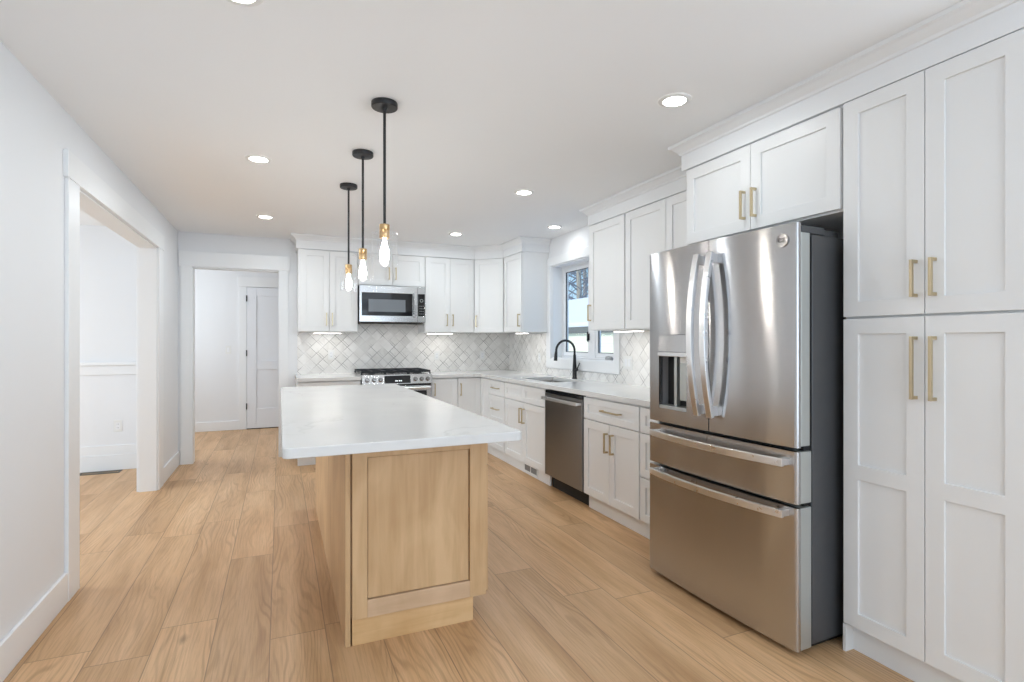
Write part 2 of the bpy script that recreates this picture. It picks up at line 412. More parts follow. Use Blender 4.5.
# ------------------------------------------------------------------ room shell
H = 2.44; XL = -0.98; XR = 2.79; YB = 6.52; YR = -3.2
T = .13
struct('floor', MB().box(-4.6, XR+.2, YR-.1, 9.0, -.08, 0), M['floor'])
struct('ceiling', MB().box(-4.6, XR+.2, YR-.1, 9.0, H, H+.1), M['ceiling'])
O0, O1, OZ = 3.468, 5.48, 2.105                                       # opening in the left wall
struct('wall_left', MB().cells([YR, O0, O1, YB+.15], [0, OZ, H], lambda u, v: not (O0 < u < O1 and v < OZ),
       lambda u, v, t: (t, u, v), XL-T, XL), M['wall'])
D0, D1, DZ = -.855, -.005, 2.08                                      # doorway in the back wall
struct('wall_back', MB().cells([XL-.001, D0, D1, XR+.18], [0, DZ, H], lambda u, v: not (D0 < u < D1 and v < DZ),
       lambda u, v, t: (u, t, v), YB, YB+.13), M['wall'])
W0, W1, WZ0, WZ1 = 4.085, 5.315, 1.10, 2.13                           # kitchen window
struct('wall_right', MB().cells([YR, -2.45, -.05, W0, W1, YB], [0, .4, WZ0, WZ1, 2.2, H], lambda u, v: not ((W0 < u < W1 and WZ0 < v < WZ1) or (-2.45 < u < -.05 and .4 < v < 2.2)),
       lambda u, v, t: (t, u, v), XR, XR+.18), M['wall'])
RW0, RW1, RZ0, RZ1 = -.5, 2.3, .4, 2.2
struct('wall_rear', MB().cells([XL-T, RW0, RW1, XR+.18], [0, RZ0, RZ1, H], lambda u, v: not (RW0 < u < RW1 and RZ0 < v < RZ1),
       lambda u, v, t: (u, t, v), YR-.15, YR), M['wall'])
# side room and hall
struct('wall_room_back', MB().box(-4.6, XL-T+.001, YB, YB+.13, 0, H), M['wall'])
struct('wall_room_left', MB().cells([1.4, 3.4, 5.6, YB], [0, .6, 2.1, H], lambda u, v: not (3.4 < u < 5.6 and .6 < v < 2.1),
       lambda u, v, t: (t, u, v), -4.6, -4.48), M['wall'])
struct('wall_room_front', MB().box(-4.6, XL-T, 1.28, 1.4, 0, H), M['wall'])
HY = 8.76
struct('wall_hall_back', MB().box(-2.3, 1.6, HY, HY+.12, 0, H), M['wall'])
struct('wall_hall_left', MB().box(-2.3, -2.18, YB+.13, HY, 0, H), M['wall'])
struct('wall_hall_right', MB().box(1.48, 1.6, YB+.13, HY, 0, H), M['wall'])

# baseboards
BH = .148
def bb(name, x0, x1, y0, y1, h=BH):
    struct(name, MB().box(x0, x1, y0, y1, 0, h), M['trim'], bevel=.004)
bb('baseboard_left', XL, XL+.016, YR, 3.309)
bb('baseboard_left_far', XL, XL+.016, 5.66, YB)
bb('baseboard_right', XR-.016, XR, YR, .86)
bb('baseboard_hall_left', -2.18, -.55, HY-.016, HY, .135)
bb('baseboard_hall_right', .465, 1.48, HY-.016, HY, .135)
b_ = MB().box(-4.48, XL-T, YB-.02, YB, 0, .155); b_.box(-4.48, XL-T, YB-.011, YB, .155, .25)
struct('baseboard_room', b_, M['trim'], bevel=.003)
b_ = MB().box(-4.48, XL-T, YB-.014, YB, .955, 1.05); b_.box(-4.48, XL-T, YB-.032, YB, 1.05, 1.085)
struct('trim_chair_rail', b_, M['trim'], bevel=.003)

# casing of the opening in the left wall (both faces, plus a jamb liner)
def casing_left(name, x0, x1):
    m = MB().box(x0, x1, 3.31, O0, 0, OZ); m.box(x0, x1, O1, 5.66, 0, OZ)
    m.box(min(x0, x1)-(.004 if x0 < -1 else 0), max(x0, x1)+(.004 if x0 > -1 else 0), 3.29, 5.68, OZ, 2.24)
    struct(name, m, M['trim'], bevel=.002)
casing_left('trim_left_opening', XL, XL+.018)
casing_left('trim_left_opening_room_side', XL-T-.018, XL-T)
m = MB().box(XL-T, XL, O0, O0+.012, 0, OZ-.012); m.box(XL-T, XL, O1-.012, O1, 0, OZ-.012); m.box(XL-T, XL, O0, O1, OZ-.012, OZ)
struct('trim_left_jamb', m, M['trim'])
# casing of the doorway in the back wall
m = MB().box(-.955, D0+.01, YB-.02, YB, 0, DZ); m.box(D1-.008, .083, YB-.02, YB, 0, DZ); m.box(-.972, .100, YB-.026, YB, DZ, 2.238)
struct('trim_doorway', m, M['trim'], bevel=.002)
m = MB().box(D0, D0+.012, YB, YB+.13, 0, DZ-.012); m.box(D1-.012, D1, YB, YB+.13, 0, DZ-.012); m.box(D0, D1, YB, YB+.13, DZ-.012, DZ)
struct('trim_doorway_jamb', m, M['trim'])
m = MB().box(-.955, D0+.01, YB+.13, YB+.15, 0, DZ); m.box(D1-.008, .083, YB+.13, YB+.15, 0, DZ); m.box(-.972, .100, YB+.13, YB+.154, DZ, 2.238)
struct('trim_doorway_hall_side', m, M['trim'], bevel=.002)

# hall door with its casing
m = MB().box(-.552, -.453, HY-.02, HY, 0, 2.09); m.box(.372, .471, HY-.02, HY, 0, 2.09); m.box(-.566, .485, HY-.024, HY, 2.09, 2.235)
struct('trim_hall_door', m, M['trim'], bevel=.002)
dr = thing('door_1', 'white two-panel hall door with dark hinges seen through the doorway', 'door', (-.447, HY-.004, .012)); dr['kind'] = 'structure'
del dr['category']
def two_panel(w, h, st, z0, z1, z2, z3, t):
    m = MB()
    m.box(0, st, -t, 0, 0, h); m.box(w-st, w, -t, 0, 0, h)
    m.box(st, w-st, -t, 0, 0, z0); m.box(st, w-st, -t, 0, z1, z2); m.box(st, w-st, -t, 0, z3, h)
    m.box(st-.001, w-st+.001, -t+.011, -.002, z0-.001, z1+.001); m.box(st-.001, w-st+.001, -t+.011, -.002, z2-.001, z3+.001)
    return m
two_panel(.812, 2.066, .128, .29, .855, .99, 1.945, .03).build('panel_slab', M['doorpaint'], dr, bevel=.003)
for z in (.28, 1.06, 1.86):
    MB().lathe([(0, z), (.008, z), (.008, z+.09), (0, z+.09)], (-.004, -.036, 0), 10).build('hinge', M['hinge'], dr)
m = MB().lathe([(0, -.075), (.026, -.07), (.03, -.055), (.02, -.04), (.012, -.035), (.012, -.03), (.03, -.0301), (.03, -.024), (0, -.024)], (.745, 0, .95), 20, 'y')
m.build('door_knob', M['hinge'], dr, smooth=True)
struct('trim_hall_gap_shade', MB().box(-.45, .37, HY-.03, HY, 0, .008), M['hinge'])  # dark strip painting the shade of the gap under the door

# ------------------------------------------------------------------ kitchen window (casement pair)
def build_window():
    w = thing('window_1', 'white casement window pair above the kitchen sink', 'window', (XR, (W0+W1)/2, WZ0)); w['kind'] = 'structure'; del w['category']
    hw = (W1-W0)/2; hh = WZ1-WZ0
    yz = lambda u, v, t: (t, u, v)
    c = .092; mc = -.03                                              # mullion sits a little off centre
    MB().cells([-hw-c, -hw, hw, hw+.107], [-.105, 0, hh, hh+c], lambda u, v: not (-hw < u < hw and 0 < v < hh), yz, -.02, 0).build('casing', M['trim'], w, bevel=.003)
    j = .012
    MB().cells([-hw, -hw+j, hw-j, hw], [0, j, hh-j, hh], lambda u, v: not (-hw+j < u < hw-j and j < v < hh-j), yz, .0, .17).build('jamb', M['trim'], w)
    f = .03                                                          # outer vinyl frame with the centre mullion
    MB().cells([-hw+j, -hw+f, mc-.045, mc+.045, hw-f, hw-j], [j, f, hh-f, hh-j],
               lambda u, v: not ((-hw+f < u < mc-.045 or mc+.045 < u < hw-f) and f < v < hh-f), yz, .125, .178).build('frame', M['vinyl'], w, bevel=.003)
    for sgn in (1, -1):
        a, b = sorted((mc+sgn*.048, sgn*(hw-f-.002)))
        s = .042
        sash = MB().cells([a, a+s, b-s, b], [f+.002, f+s, hh-f-s, hh-f-.002], lambda u, v: not (a+s < u < b-s and f+s < v < hh-f-s), yz, .13, .172).build('sash', M['vinyl'], w, bevel=.003)
        MB().box(.150, .156, a+s-.004, b-s+.004, f+s-.004, hh-f-s+.004).build('pane', M['pane'], sash)
        spl = MB().cells([a+s, a+s+.007, b-s-.007, b-s], [f+s, f+s+.007, hh-f-s-.007, hh-f-s], lambda u, v: not (a+s+.007 < u < b-s-.007 and f+s+.007 < v < hh-f-s-.007), yz, .138, .15)
        spl.build('glazing_bead', M['slot'], sash)
        yy = a+.02 if sgn > 0 else b-.02
        if sgn < 0: continue                                         # the lock on the near sash is hidden
        lk = MB().bar([(.118, yy, .09+.10), (.108, yy, .20), (.112, yy, .29)], (0, 1, 0), .007, .006); lk.box(.116, .132, yy-.007, yy+.007, .20, .27)
        lk.build('sash_lock', M['black'], sash, bevel=.002)
    cr = MB().box(.085, .125, -.42, -.32, .014, .034); cr.bar([(.09, -.33, .04), (.085, -.38, .045), (.088, -.44, .04)], (1, 0, 0), .006, .005)
    cr.build('crank', M['grille'], w, bevel=.003)
build_window()
w2 = thing('added_window_2', 'large unseen window added for its light in the wall behind the camera', 'window', ((RW0+RW1)/2, YR, RZ0)); w2['kind'] = 'structure'; del w2['category']  # unseen window, added as a light source for the room
hw = (RW1-RW0)/2
MB().cells([-hw-.1, -hw, hw, hw+.1], [-.1, 0, 1.8, 1.9], lambda u, v: not (-hw < u < hw and 0 < v < 1.8), lambda u, v, t: (u, t, v), 0, .02).build('casing', M['trim'], w2, bevel=.003)
MB().cells([-hw, -hw+.06, -.04, .04, hw-.06, hw], [0, .06, 1.74, 1.8], lambda u, v: not ((-hw+.06 < u < -.04 or .04 < u < hw-.06) and .06 < v < 1.74), lambda u, v, t: (u, t, v), -.1, -.05).build('frame', M['vinyl'], w2)

w3 = thing('added_window_3', 'large unseen window added for its light in the right wall behind the camera', 'window', (XR, -1.25, .4)); w3['kind'] = 'structure'; del w3['category']  # unseen window, added to brighten the left wall and ceiling
MB().cells([-1.3, -1.2, 1.2, 1.3], [-.1, 0, 1.8, 1.9], lambda u, v: not (-1.2 < u < 1.2 and 0 < v < 1.8), lambda u, v, t: (t, u, v), -.02, 0).build('casing', M['trim'], w3, bevel=.003)
MB().cells([-1.2, -1.14, -.04, .04, 1.14, 1.2], [0, .06, 1.74, 1.8], lambda u, v: not ((-1.14 < u < -.04 or .04 < u < 1.14) and .06 < v < 1.74), lambda u, v, t: (t, u, v), .05, .1).build('frame', M['vinyl'], w3)

# ------------------------------------------------------------------ cabinet joinery
def shaker(w, h, st=.062, mids=(), t=.02, rail=None):
    """door front in local coords: x 0..w, z 0..h, front face y=-t, back y=0"""
    rail = rail or st
    m = MB()
    zs = [0, rail] + [v for q in mids for v in (q-st/2, q+st/2)] + [h-rail, h]
    zs = sorted(zs)
    def keep(u, v):
        if u < st or u > w-st: return True
        for k in range(0, len(zs), 2):
            if zs[k] < v < zs[k+1]: return True
        return False
    m.cells([0, st, w-st, w], zs, keep, lambda u, v, q: (u, q, v), 0, -t)
    m.box(st-.004, w-st+.004, -t+.009, -.001, rail-.004, h-rail+.004)
    return m
def pull(length, vertical=True, r=.0055, stand=.03):
    m = MB(); a = length/2
    if vertical:
        m.box(-r, r, -stand-r, -stand+r, -a, a)
        for z in (-a+.006, a-.006): m.box(-r, r, -stand+r, 0, z-.006, z+.006)
    else:
        m.box(-a, a, -stand-r, -stand+r, -r, r)
        for x in (-a+.006, a-.006): m.box(x-.006, x+.006, -stand+r, 0, -r, r)
    return m
def add_front(cab, kind, x, z, w, h, hx=None, hz=None, hl=.14, vert=True, mids=(), st=.062, t=.02, name=None, mat='cab', handle_mat='brass'):
    g = .0015
    d = shaker(w-2*g, h-2*g, st, mids, t, rail=min(st, h*.3)).build(kind, M[mat], cab, bevel=.0015, loc=(x+g, -.001, z+g))
    if hx is not None:
        hd = pull(hl, vert).build('handle', M[handle_mat], d, bevel=.001, loc=(hx-x-g, -t, hz-z-g))
    return d
def cabinet(name, label, cat, loc, rotz, w, depth, z0, h, toe=True, group=None, body_mat='cab', toe_l=0, toe_r=0, well=False):
    c = thing(name, label, cat, loc, rotz, group)
    if well:                                                         # open top for the sink bowl
        b = MB().box(0, w, 0, depth, z0, .62); b.cells([0, .018, w-.018, w], [0, .018, depth-.018, depth], lambda u, v: not (.018 < u < w-.018 and .018 < v < depth-.018), lambda u, v, t: (u, v, t), .62, z0+h)
    else: b = MB().box(0, w, 0, depth, z0, z0+h)
    b.build('carcass', M[body_mat], c, bevel=.001)
    if toe:
        MB().box(toe_l, w-toe_r, .03, .045, 0, z0).build('toe_kick', M[body_mat], c)
    return c
RZ = -PI/2
FX = 2.181                                                           # carcass front of the right-hand run
DB = XR-FX-.003
G = 'white cabinets with brass pulls'

# pantry: y .885 .. 1.503, facing -x; local x runs toward -y
pw_ = .612
p = cabinet('pantry_cabinet', 'tall white pantry cabinet with four doors right of the refrigerator', 'cabinet', (FX, 1.505, 0), RZ, pw_, DB, .114, 2.175, toe_l=.012)
MB().box(0, .012, -.018, DB, 0, .1139).build('end_panel', M['cab'], p)
ld = .309
for x, hx in ((.002, .283), (.002+ld, .346)):
    wd = ld if x < .1 else pw_-.002-ld-.002
    add_front(p, 'door', x, 1.392, wd, .894, hx, 1.525, .137)
    add_front(p, 'door', x, .118, wd, 1.268, hx, 1.195, .232, mids=(.639,))
# cabinet above the refrigerator
fc = cabinet('wall_cabinet', 'white two-door cabinet directly above the stainless refrigerator', 'cabinet', (FX, 2.468, 1.842), RZ, .962, DB, 0, .447, toe=False)
add_front(fc, 'door', .022, .008, .462, .43, .450, .138, .143)
add_front(fc, 'door', .484, .008, .468, .43, .518, .138, .143)

# base run along the right wall (local x = distance from the far end)
def base(label, y_far, w, well=False): return cabinet('base_cabinet', label, 'cabinet', (FX, y_far, 0), RZ, w, DB-.002, .114, .760, well=well)
bl = base('white three-drawer base cabinet in the far corner left of the sink cabinet', 5.645, .457)
for z, h, hz in ((.702, .160, .782), (.408, .290, .555), (.118, .286, .262)):
    add_front(bl, 'drawer', .004, z, .449, h, .2285, hz, .19, vert=False, st=.055)
bs = base('white sink base cabinet with two false fronts, two doors and a toe-kick vent', 5.186, .942, True)
for k in (0, 1): add_front(bs, 'drawer_front', .004+k*.468, .702, .466, .160, st=.055)
add_front(bs, 'door', .004, .118, .466, .580, .441, .570, .145)
add_front(bs, 'door', .472, .118, .466, .580, .503, .570, .145)
br = base('white base cabinet with one wide drawer over two doors beside the dishwasher', 3.590, .706)
add_front(br, 'drawer', .004, .698, .698, .164, .390, .785, .235, vert=False, st=.055)
add_front(br, 'door', .004, .118, .348, .576, .333, .560, .143)
add_front(br, 'door', .354, .118, .348, .576, .407, .560, .143)
bk = base('white narrow three-drawer base cabinet tucked against the refrigerator', 2.882, .404)
for z, h, hz in ((.698, .164, .785), (.408, .286, .555), (.118, .286, .262)):
    add_front(bk, 'drawer', .004, z, .396, h, .22, hz, .10, vert=False, st=.055)
# vent grille in the sink cabinet's toe kick
vg = thing('toe_kick_vent', 'small floor-level vent grille under the sink cabinet doors', 'vent', (FX+.0292, 4.64, .02), RZ)
m = MB().cells([-.15, -.135, -.005, .005, .135, .15], [0, .012, .068, .08], lambda u, v: not ((-.135 < u < -.005 or .005 < u < .135) and .012 < v < .068), lambda u, v, t: (u, t, v), -.006, 0)
m.build('frame', M['plastic'], vg)
m = MB()
for k in range(14):
    m.box(-.133+k*.02 - .002, -.133+k*.02+.002, -.004, 0, .012, .068)
m.build('louvre', M['grille'], vg)
MB().box(-.135, .135, -.0015, -.0004, .012, .068).build('vent_backing', M['grille_dark'], vg)

# back run, facing -y (local x = world x)
BY = YB-.003-.584
bb0 = cabinet('base_cabinet', 'white base cabinet left of the range, mostly hidden behind the island', 'cabinet', (.165, BY, 0), 0, .630, .582, .114, .760)
add_front(bb0, 'drawer', .004, .702, .622, .160, .315, .782, .19, vert=False, st=.055)
add_front(bb0, 'door', .004, .118, .315, .580, .290, .60, .14)
add_front(bb0, 'door', .319, .118, .307, .580, .350, .60, .14)
bb1 = cabinet('base_cabinet', 'white single-door base cabinet immediately right of the range', 'cabinet', (1.573, BY, 0), 0, .307, .582, .114, .760)
add_front(bb1, 'door', .003, .118, .301, .748, .032, .745, .14)
# corner base with a two-leaf door folding around the corner
cc = thing('base_cabinet', 'white corner base cabinet whose folding door turns the inside corner', 'cabinet', (1.882, BY, 0))
ix = FX - 1.882; iy = BY - 5.647
m = MB().prism([(0, 0), (ix, 0), (ix, -iy), (XR-.004-1.882, -iy), (XR-.004-1.882, .582), (0, .582)], .114, .874)
m.build('carcass', M['cab'], cc)
m = MB().prism([(0, .03), (ix+.03, .03), (ix+.03, -iy), (ix+.045, -iy), (ix+.045, .045), (0, .045)], 0, .1139)
m.build('toe_kick', M['cab'], cc)
add_front(cc, 'door', .003, .118, ix-.024, .748, .032, .735, .14)
g = .0015
d2 = shaker(iy-.024, .745, .062).build('door', M['cab'], cc, bevel=.0015, loc=(ix-.001, -.022, .1195), rotz=RZ)

# wall cabinets, back wall
UY = YB-.003-.317; UZ = 1.395; UH = .894
def upper(label, x, w, z0=UZ, h=UH, y=UY, d=.317): return cabinet('wall_cabinet', label, 'cabinet', (x, y, z0), 0, w, d, 0, h, toe=False)
u0 = upper('white two-door wall cabinet at the left end, left of the microwave', .178, .622)
add_front(u0, 'door', .020, .004, .297, .884, .287, .137, .14)
add_front(u0, 'door', .317, .004, .297, .884, .347, .137, .14)
u1 = upper('white two-door wall cabinet directly above the microwave', .802, .756, 1.925, .364)
add_front(u1, 'door', .004, .004, .376, .354, .340, .14, .14)
add_front(u1, 'door', .380, .004, .376, .354, .417, .14, .14)
u2 = upper('white two-door wall cabinet on the back wall right of the microwave', 1.560, .622)
add_front(u2, 'door', .008, .004, .302, .884, .268, .147, .14)
add_front(u2, 'door', .310, .004, .302, .884, .340, .147, .14)
# diagonal corner wall cabinet
CXF = XR-.003-.317
u3 = thing('corner_wall_cabinet', 'white diagonal wall cabinet in the far right corner', 'cabinet', (2.184, UY, UZ))
dx = CXF - 2.184; dy = UY - 5.916
MB().prism([(0, 0), (dx, -dy), (XR-.003-2.184, -dy), (XR-.003-2.184, .317), (0, .317)], 0, UH).build('carcass', M['cab'], u3, bevel=.001)
dl = math.hypot(dx, dy); ang = -math.atan2(dy, dx)
d = shaker(dl-.028, .884, .058).build('door', M['cab'], u3, bevel=.0015, loc=(.014*math.cos(ang)+.001*math.sin(ang), .014*math.sin(ang)-.001*math.cos(ang), .004), rotz=ang)
pull(.14).build('handle', M['brass'], d, bevel=.001, loc=(.03, -.02, .135))
# right wall, between the corner and the window
u4 = cabinet('wall_cabinet', 'white single-door wall cabinet left of the window', 'cabinet', (CXF, 5.914, UZ), RZ, .520, .317, 0, UH, toe=False)
add_front(u4, 'door', .030, .004, .484, .884, .490, .13, .14)
# right of the window
u5 = cabinet('wall_cabinet', 'white single-door wall cabinet right of the window', 'cabinet', (CXF, 3.980, UZ-.01), RZ, .524, .317, 0, UH+.01, toe=False)
add_front(u5, 'door', .004, .004, .514, .894, .032, .15, .14)
u6 = cabinet('wall_cabinet', 'white two-door wall cabinet partly hidden by the top of the refrigerator', 'cabinet', (CXF, 3.454, UZ-.01), RZ, .982, .317, 0, UH+.01, toe=False)
add_front(u6, 'door', .006, .004, .473, .894, .448, .15, .14)
add_front(u6, 'door', .481, .004, .495, .894, .512, .15, .14)

# crown mouldings: profile (out, z) swept with mitres
def crown(name, path, prof):
    """path: xy points, outward side to the LEFT of travel"""
    m = MB(); n = len(path); rings = []
    P = [Vector((x, y)) for x, y in path]
    for i in range(n):
        nn = []
        if i > 0: t = (P[i]-P[i-1]).normalized(); nn.append(Vector((-t.y, t.x)))
        if i < n-1: t = (P[i+1]-P[i]).normalized(); nn.append(Vector((-t.y, t.x)))
        if len(nn) == 2:
            b = (nn[0]+nn[1]).normalized(); b = b/ b.dot(nn[0])
        else: b = nn[0]
        rings.append([m.bm.verts.new((P[i].x+b.x*o, P[i].y+b.y*o, z)) for o, z in prof])
    k = len(prof)
    m.bm.faces.new(rings[0]); m.bm.faces.new(rings[-1][::-1])
    for A, B in zip(rings, rings[1:]):
        for j in range(k): m.bm.faces.new((A[j], A[(j+1)%k], B[(j+1)%k], B[j]))
    struct(name, m, M['trim'])
PROF = [(-.016, 2.2895), (.019, 2.2895), (.019, 2.378), (.027, 2.381), (.030, 2.392), (.058, 2.418), (.072, 2.423), (.074, 2.4395), (-.016, 2.4395)]
crown('trim_crown_refrigerator', [(XR-.001, .892), (FX, .892), (FX, 2.468), (XR-.001, 2.468)], PROF)
crown('trim_crown_right', [(CXF, 2.475), (CXF, 3.980), (XR-.001, 3.980)], PROF)
crown('trim_crown_back', [(.178, YB-.001), (.178, UY), (2.184, UY), (CXF, 5.916), (CXF, 5.394), (XR-.001, 5.394)][::-1], PROF)

# ------------------------------------------------------------------ worktops, sink, faucet
CZ0, CZ1 = .8755, .914
def rounded_rect(x0, x1, y0, y1, r, n=6):
    pts = []
    for cx, cy, a in ((x1-r, y0+r, -PI/2), (x1-r, y1-r, 0), (x0+r, y1-r, PI/2), (x0+r, y0+r, PI)):
        for k in range(n+1): pts.append((cx+r*math.cos(a+k*PI/2/n), cy+r*math.sin(a+k*PI/2/n)))
    return pts
xf = 2.136; yf = BY-.046
SX0, SX1, SY0, SY1 = 2.285, 2.665, 4.36, 5.05
def in_L(x, y):
    if SX0 < x < SX1 and SY0 < y < SY1: return False
    return x > xf or y > yf
m = MB().cells([1.570, xf, SX0, SX1, XR-.002], [2.475, SY0, SY1, yf, YB-.002], in_L, lambda u, v, t: (u, v, t), CZ0, CZ1)
tag(m.build('countertop', M['quartz'], bevel=.003), 'L-shaped white quartz countertop with the sink, running to the refrigerator', 'countertop')
m = MB().box(.155, .799, yf, YB-.002, CZ0, CZ1)
tag(m.build('countertop', M['quartz'], bevel=.003), 'short white quartz countertop left of the range', 'countertop')

sk = thing('sink', 'stainless undermount sink set in the countertop below the window', 'sink', ((SX0+SX1)/2, (SY0+SY1)/2, CZ0))
hx, hy = (SX1-SX0)/2, (SY1-SY0)/2
m = MB()
def ring(x, y, r, z): return [m.bm.verts.new((px, py, z)) for px, py in rounded_rect(-x, x, -y, y, r)]
R_ = [ring(hx+.015, hy+.015, .05, -.001), ring(hx-.002, hy-.002, .04, -.001), ring(hx-.008, hy-.008, .04, -.17), ring(hx-.04, hy-.04, .04, -.195), ring(.05, .05, .045, -.2),
      ring(.05, .05, .045, -.204), ring(hx-.03, hy-.03, .04, -.2), ring(hx+.002, hy+.002, .04, -.17), ring(hx+.004, hy+.004, .04, -.01), ring(hx+.015, hy+.015, .05, -.003)]
for A, B in zip(R_, R_[1:] + R_[:1]):
    for k in range(len(A)): m.bm.faces.new((A[k], A[(k+1)%len(A)], B[(k+1)%len(A)], B[k]))
m.build('basin', M['stain'], sk, smooth=True)
MB().lathe([(0, -.203), (.07, -.203), (.07, -.198), (.055, -.196), (.045, -.2), (0, -.2)], seg=24).build('drain', M['steel_plain'], sk, smooth=True)

fa = thing('faucet', 'matte black gooseneck faucet behind the sink', 'faucet', (2.725, 4.70, CZ1))
MB().lathe([(0, 0), (.027, 0), (.027, .006), (.022, .012), (.0215, .09), (.018, .15), (.0135, .24), (0, .24)], seg=20).build('body', M['black'], fa, smooth=True)
pts = [(0, 0, .235), (0, 0, .27)]
R = .105
for k in range(0, 15):
    a = PI*k/14*1.02; pts.append((-R+R*math.cos(a), 0, .28+R*1.0*math.sin(a)))
MB().tube(pts, .0115, 12).build('spout', M['black'], fa, smooth=True)
e = Vector(pts[-1])
MB().tube([e+Vector((0, 0, .004)), e+Vector((-.004, 0, -.03)), e+Vector((-.008, 0, -.09))], [.0125, .016, .0185], 14).build('spray_head', M['black'], fa, smooth=True)
MB().tube([(0, 0, .085), (.004, -.03, .09), (.006, -.045, .093)], [.015, .015, .013], 12).build('lever_hub', M['black'], fa, smooth=True)
MB().tube([(.004, -.035, .09), (.02, -.045, .135), (.03, -.048, .16)], [.007, .006, .005], 10).build('lever', M['black'], fa, smooth=True)

# backsplash
def splash(name, label, loc, rotz, us, zs, keep):
    o = MB().cells(us, zs, keep, lambda u, v, t: (u, t, v), -.0008, -.009).build(name, M['tile'], loc=loc, rotz=rotz)
    return tag(o, label, 'backsplash')
splash('backsplash', 'pale marble diamond mosaic backsplash on the back wall behind the range', (.178, YB, 0), 0,
       [0, .622, 1.382, XR-.178-.009], [CZ1, UZ-.002, 1.497], lambda u, v: v < UZ-.002 or .622 < u < 1.382)
yw0, yw1 = W0-.094, W1+.109
us = [0, YB-.009-yw1, YB-.009-yw0, YB-.009-2.475]
splash('backsplash', 'pale marble diamond mosaic backsplash under and beside the kitchen window', (XR, YB-.009, 0), RZ,
       us, [CZ1, .99, UZ-.012], lambda u, v: v < .99 or not (us[1] < u < us[2]))

# ------------------------------------------------------------------ island
IS = thing('island_cabinet', 'honey maple kitchen island base with a framed end panel', 'island', (0, 0, 0))
IS.location = (.27, 2.35, 0)
IW = .612; IL = 2.06
MB().box(.006, IW-.002, .012, IL, .114, CZ0-.001).build('carcass', M['maple'], IS)
MB().box(-.018, .003, -.002, IL, 0, CZ0-.001).build('side_panel', M['maple'], IS, bevel=.001)
ep = MB(); st = .066; ew = IW
ep.box(.009, .006+st, -.012, .0115, .114, CZ0-.001); ep.box(ew-.08, ew, -.012, .0115, .114, CZ0-.001)
ep.box(.006+st, ew-.08, -.012, .0115, .797, CZ0-.001)
epo = ep.build('end_panel', M['maple'], IS, bevel=.0012)
MB().box(.006+st, ew-.08, -.012, .0115, .114, .189).build('bottom_rail', M['maple_rail'], epo, bevel=.0012)
MB().box(.006+st+.003, ew-.083, -.002, .0105, .192, .794).build('inset_panel', M['maple'], epo, bevel=.001)
MB().box(.006+st-.001, ew-.079, .0107, .0118, .188, .798).build('panel_backing', M['hinge'], epo)
MB().box(.010, .552, .001, .02, 0, .1139).build('toe_kick', M['maple_kick'], IS)
MB().box(.540, .552, .02, IL, 0, .1139).build('toe_kick', M['maple_kick'], IS)
# aisle side: three drawer-over-door units
for k in range(3):
    y0 = 2.352-2.35+.012 + k*(IL-.014)/3; wl = (IL-.014)/3 - .004
    for z, h, nm in ((.118, .590, 'door'), (.712, .156, 'drawer')):
        mm = shaker(wl, h, .06, rail=.05).build(nm, M['maple'], IS, bevel=.0015, loc=(IW-.001, y0+.002, z), rotz=PI/2)
m = MB().prism(rounded_rect(.006, .940, 2.047, 4.785, .028), CZ0, CZ1)
tag(m.build('countertop', M['quartz'], bevel=.004), 'large white quartz island countertop with rounded corners and faint grey veins', 'countertop')

# ------------------------------------------------------------------ refrigerator
RF = thing('refrigerator', 'stainless steel French door refrigerator with water dispenser', 'refrigerator', (2.36, 2.000, 0), math.radians(1.4))
def fx(y, edge=1.911, bow=.016, hw=.460):                             # bowed front: world x at local y
    q = min(1, abs(y)/hw); x = edge - bow*(1-q*q)
    c = hw - abs(y)
    if c < .010: x += (.010 - math.sqrt(max(0, .010**2-(.010-c)**2)))
    return x - 2.36
def curved(ya, yb, za, zb, xb, hole=None, n=14):
    ys = sorted(set([ya, yb] + [ya+(yb-ya)*k/n for k in range(n+1)] + [s*v for s in (-1, 1) for v in (.460, .4585, .455, .451, .446) if ya <= s*v <= yb] + (list(hole[:2]) if hole else [])))
    zs = [za] + (list(hole[2:]) if hole else []) + [zb]
    m = MB()
    cache = {}
    keep = lambda u, v: not (hole and hole[0] < u < hole[1] and hole[2] < v < hole[3])
    m.cells(ys, zs, keep, lambda u, v, t: (fx(u) if t == 0 else xb-2.36, u, v), 0, 1)
    return m
MB().box(2.012-2.36, 2.775-2.36, -.452, .452, .035, 1.735).build('cabinet_body', M['dark_side'], RF, bevel=.004)
MB().box(1.97-2.36, 2.0125-2.36, -.444, .444, .05, 1.72).build('gasket', M['gasket'], RF)
for s in (-1, 1): MB().box(2.03-2.36, 2.7-2.36, s*.40-.02, s*.40+.02, 0, .036).build('foot_rail', M['gasket'], RF, bevel=.003)
XB = 1.932
hole = (.152, .370, .932, 1.328)
drs = []
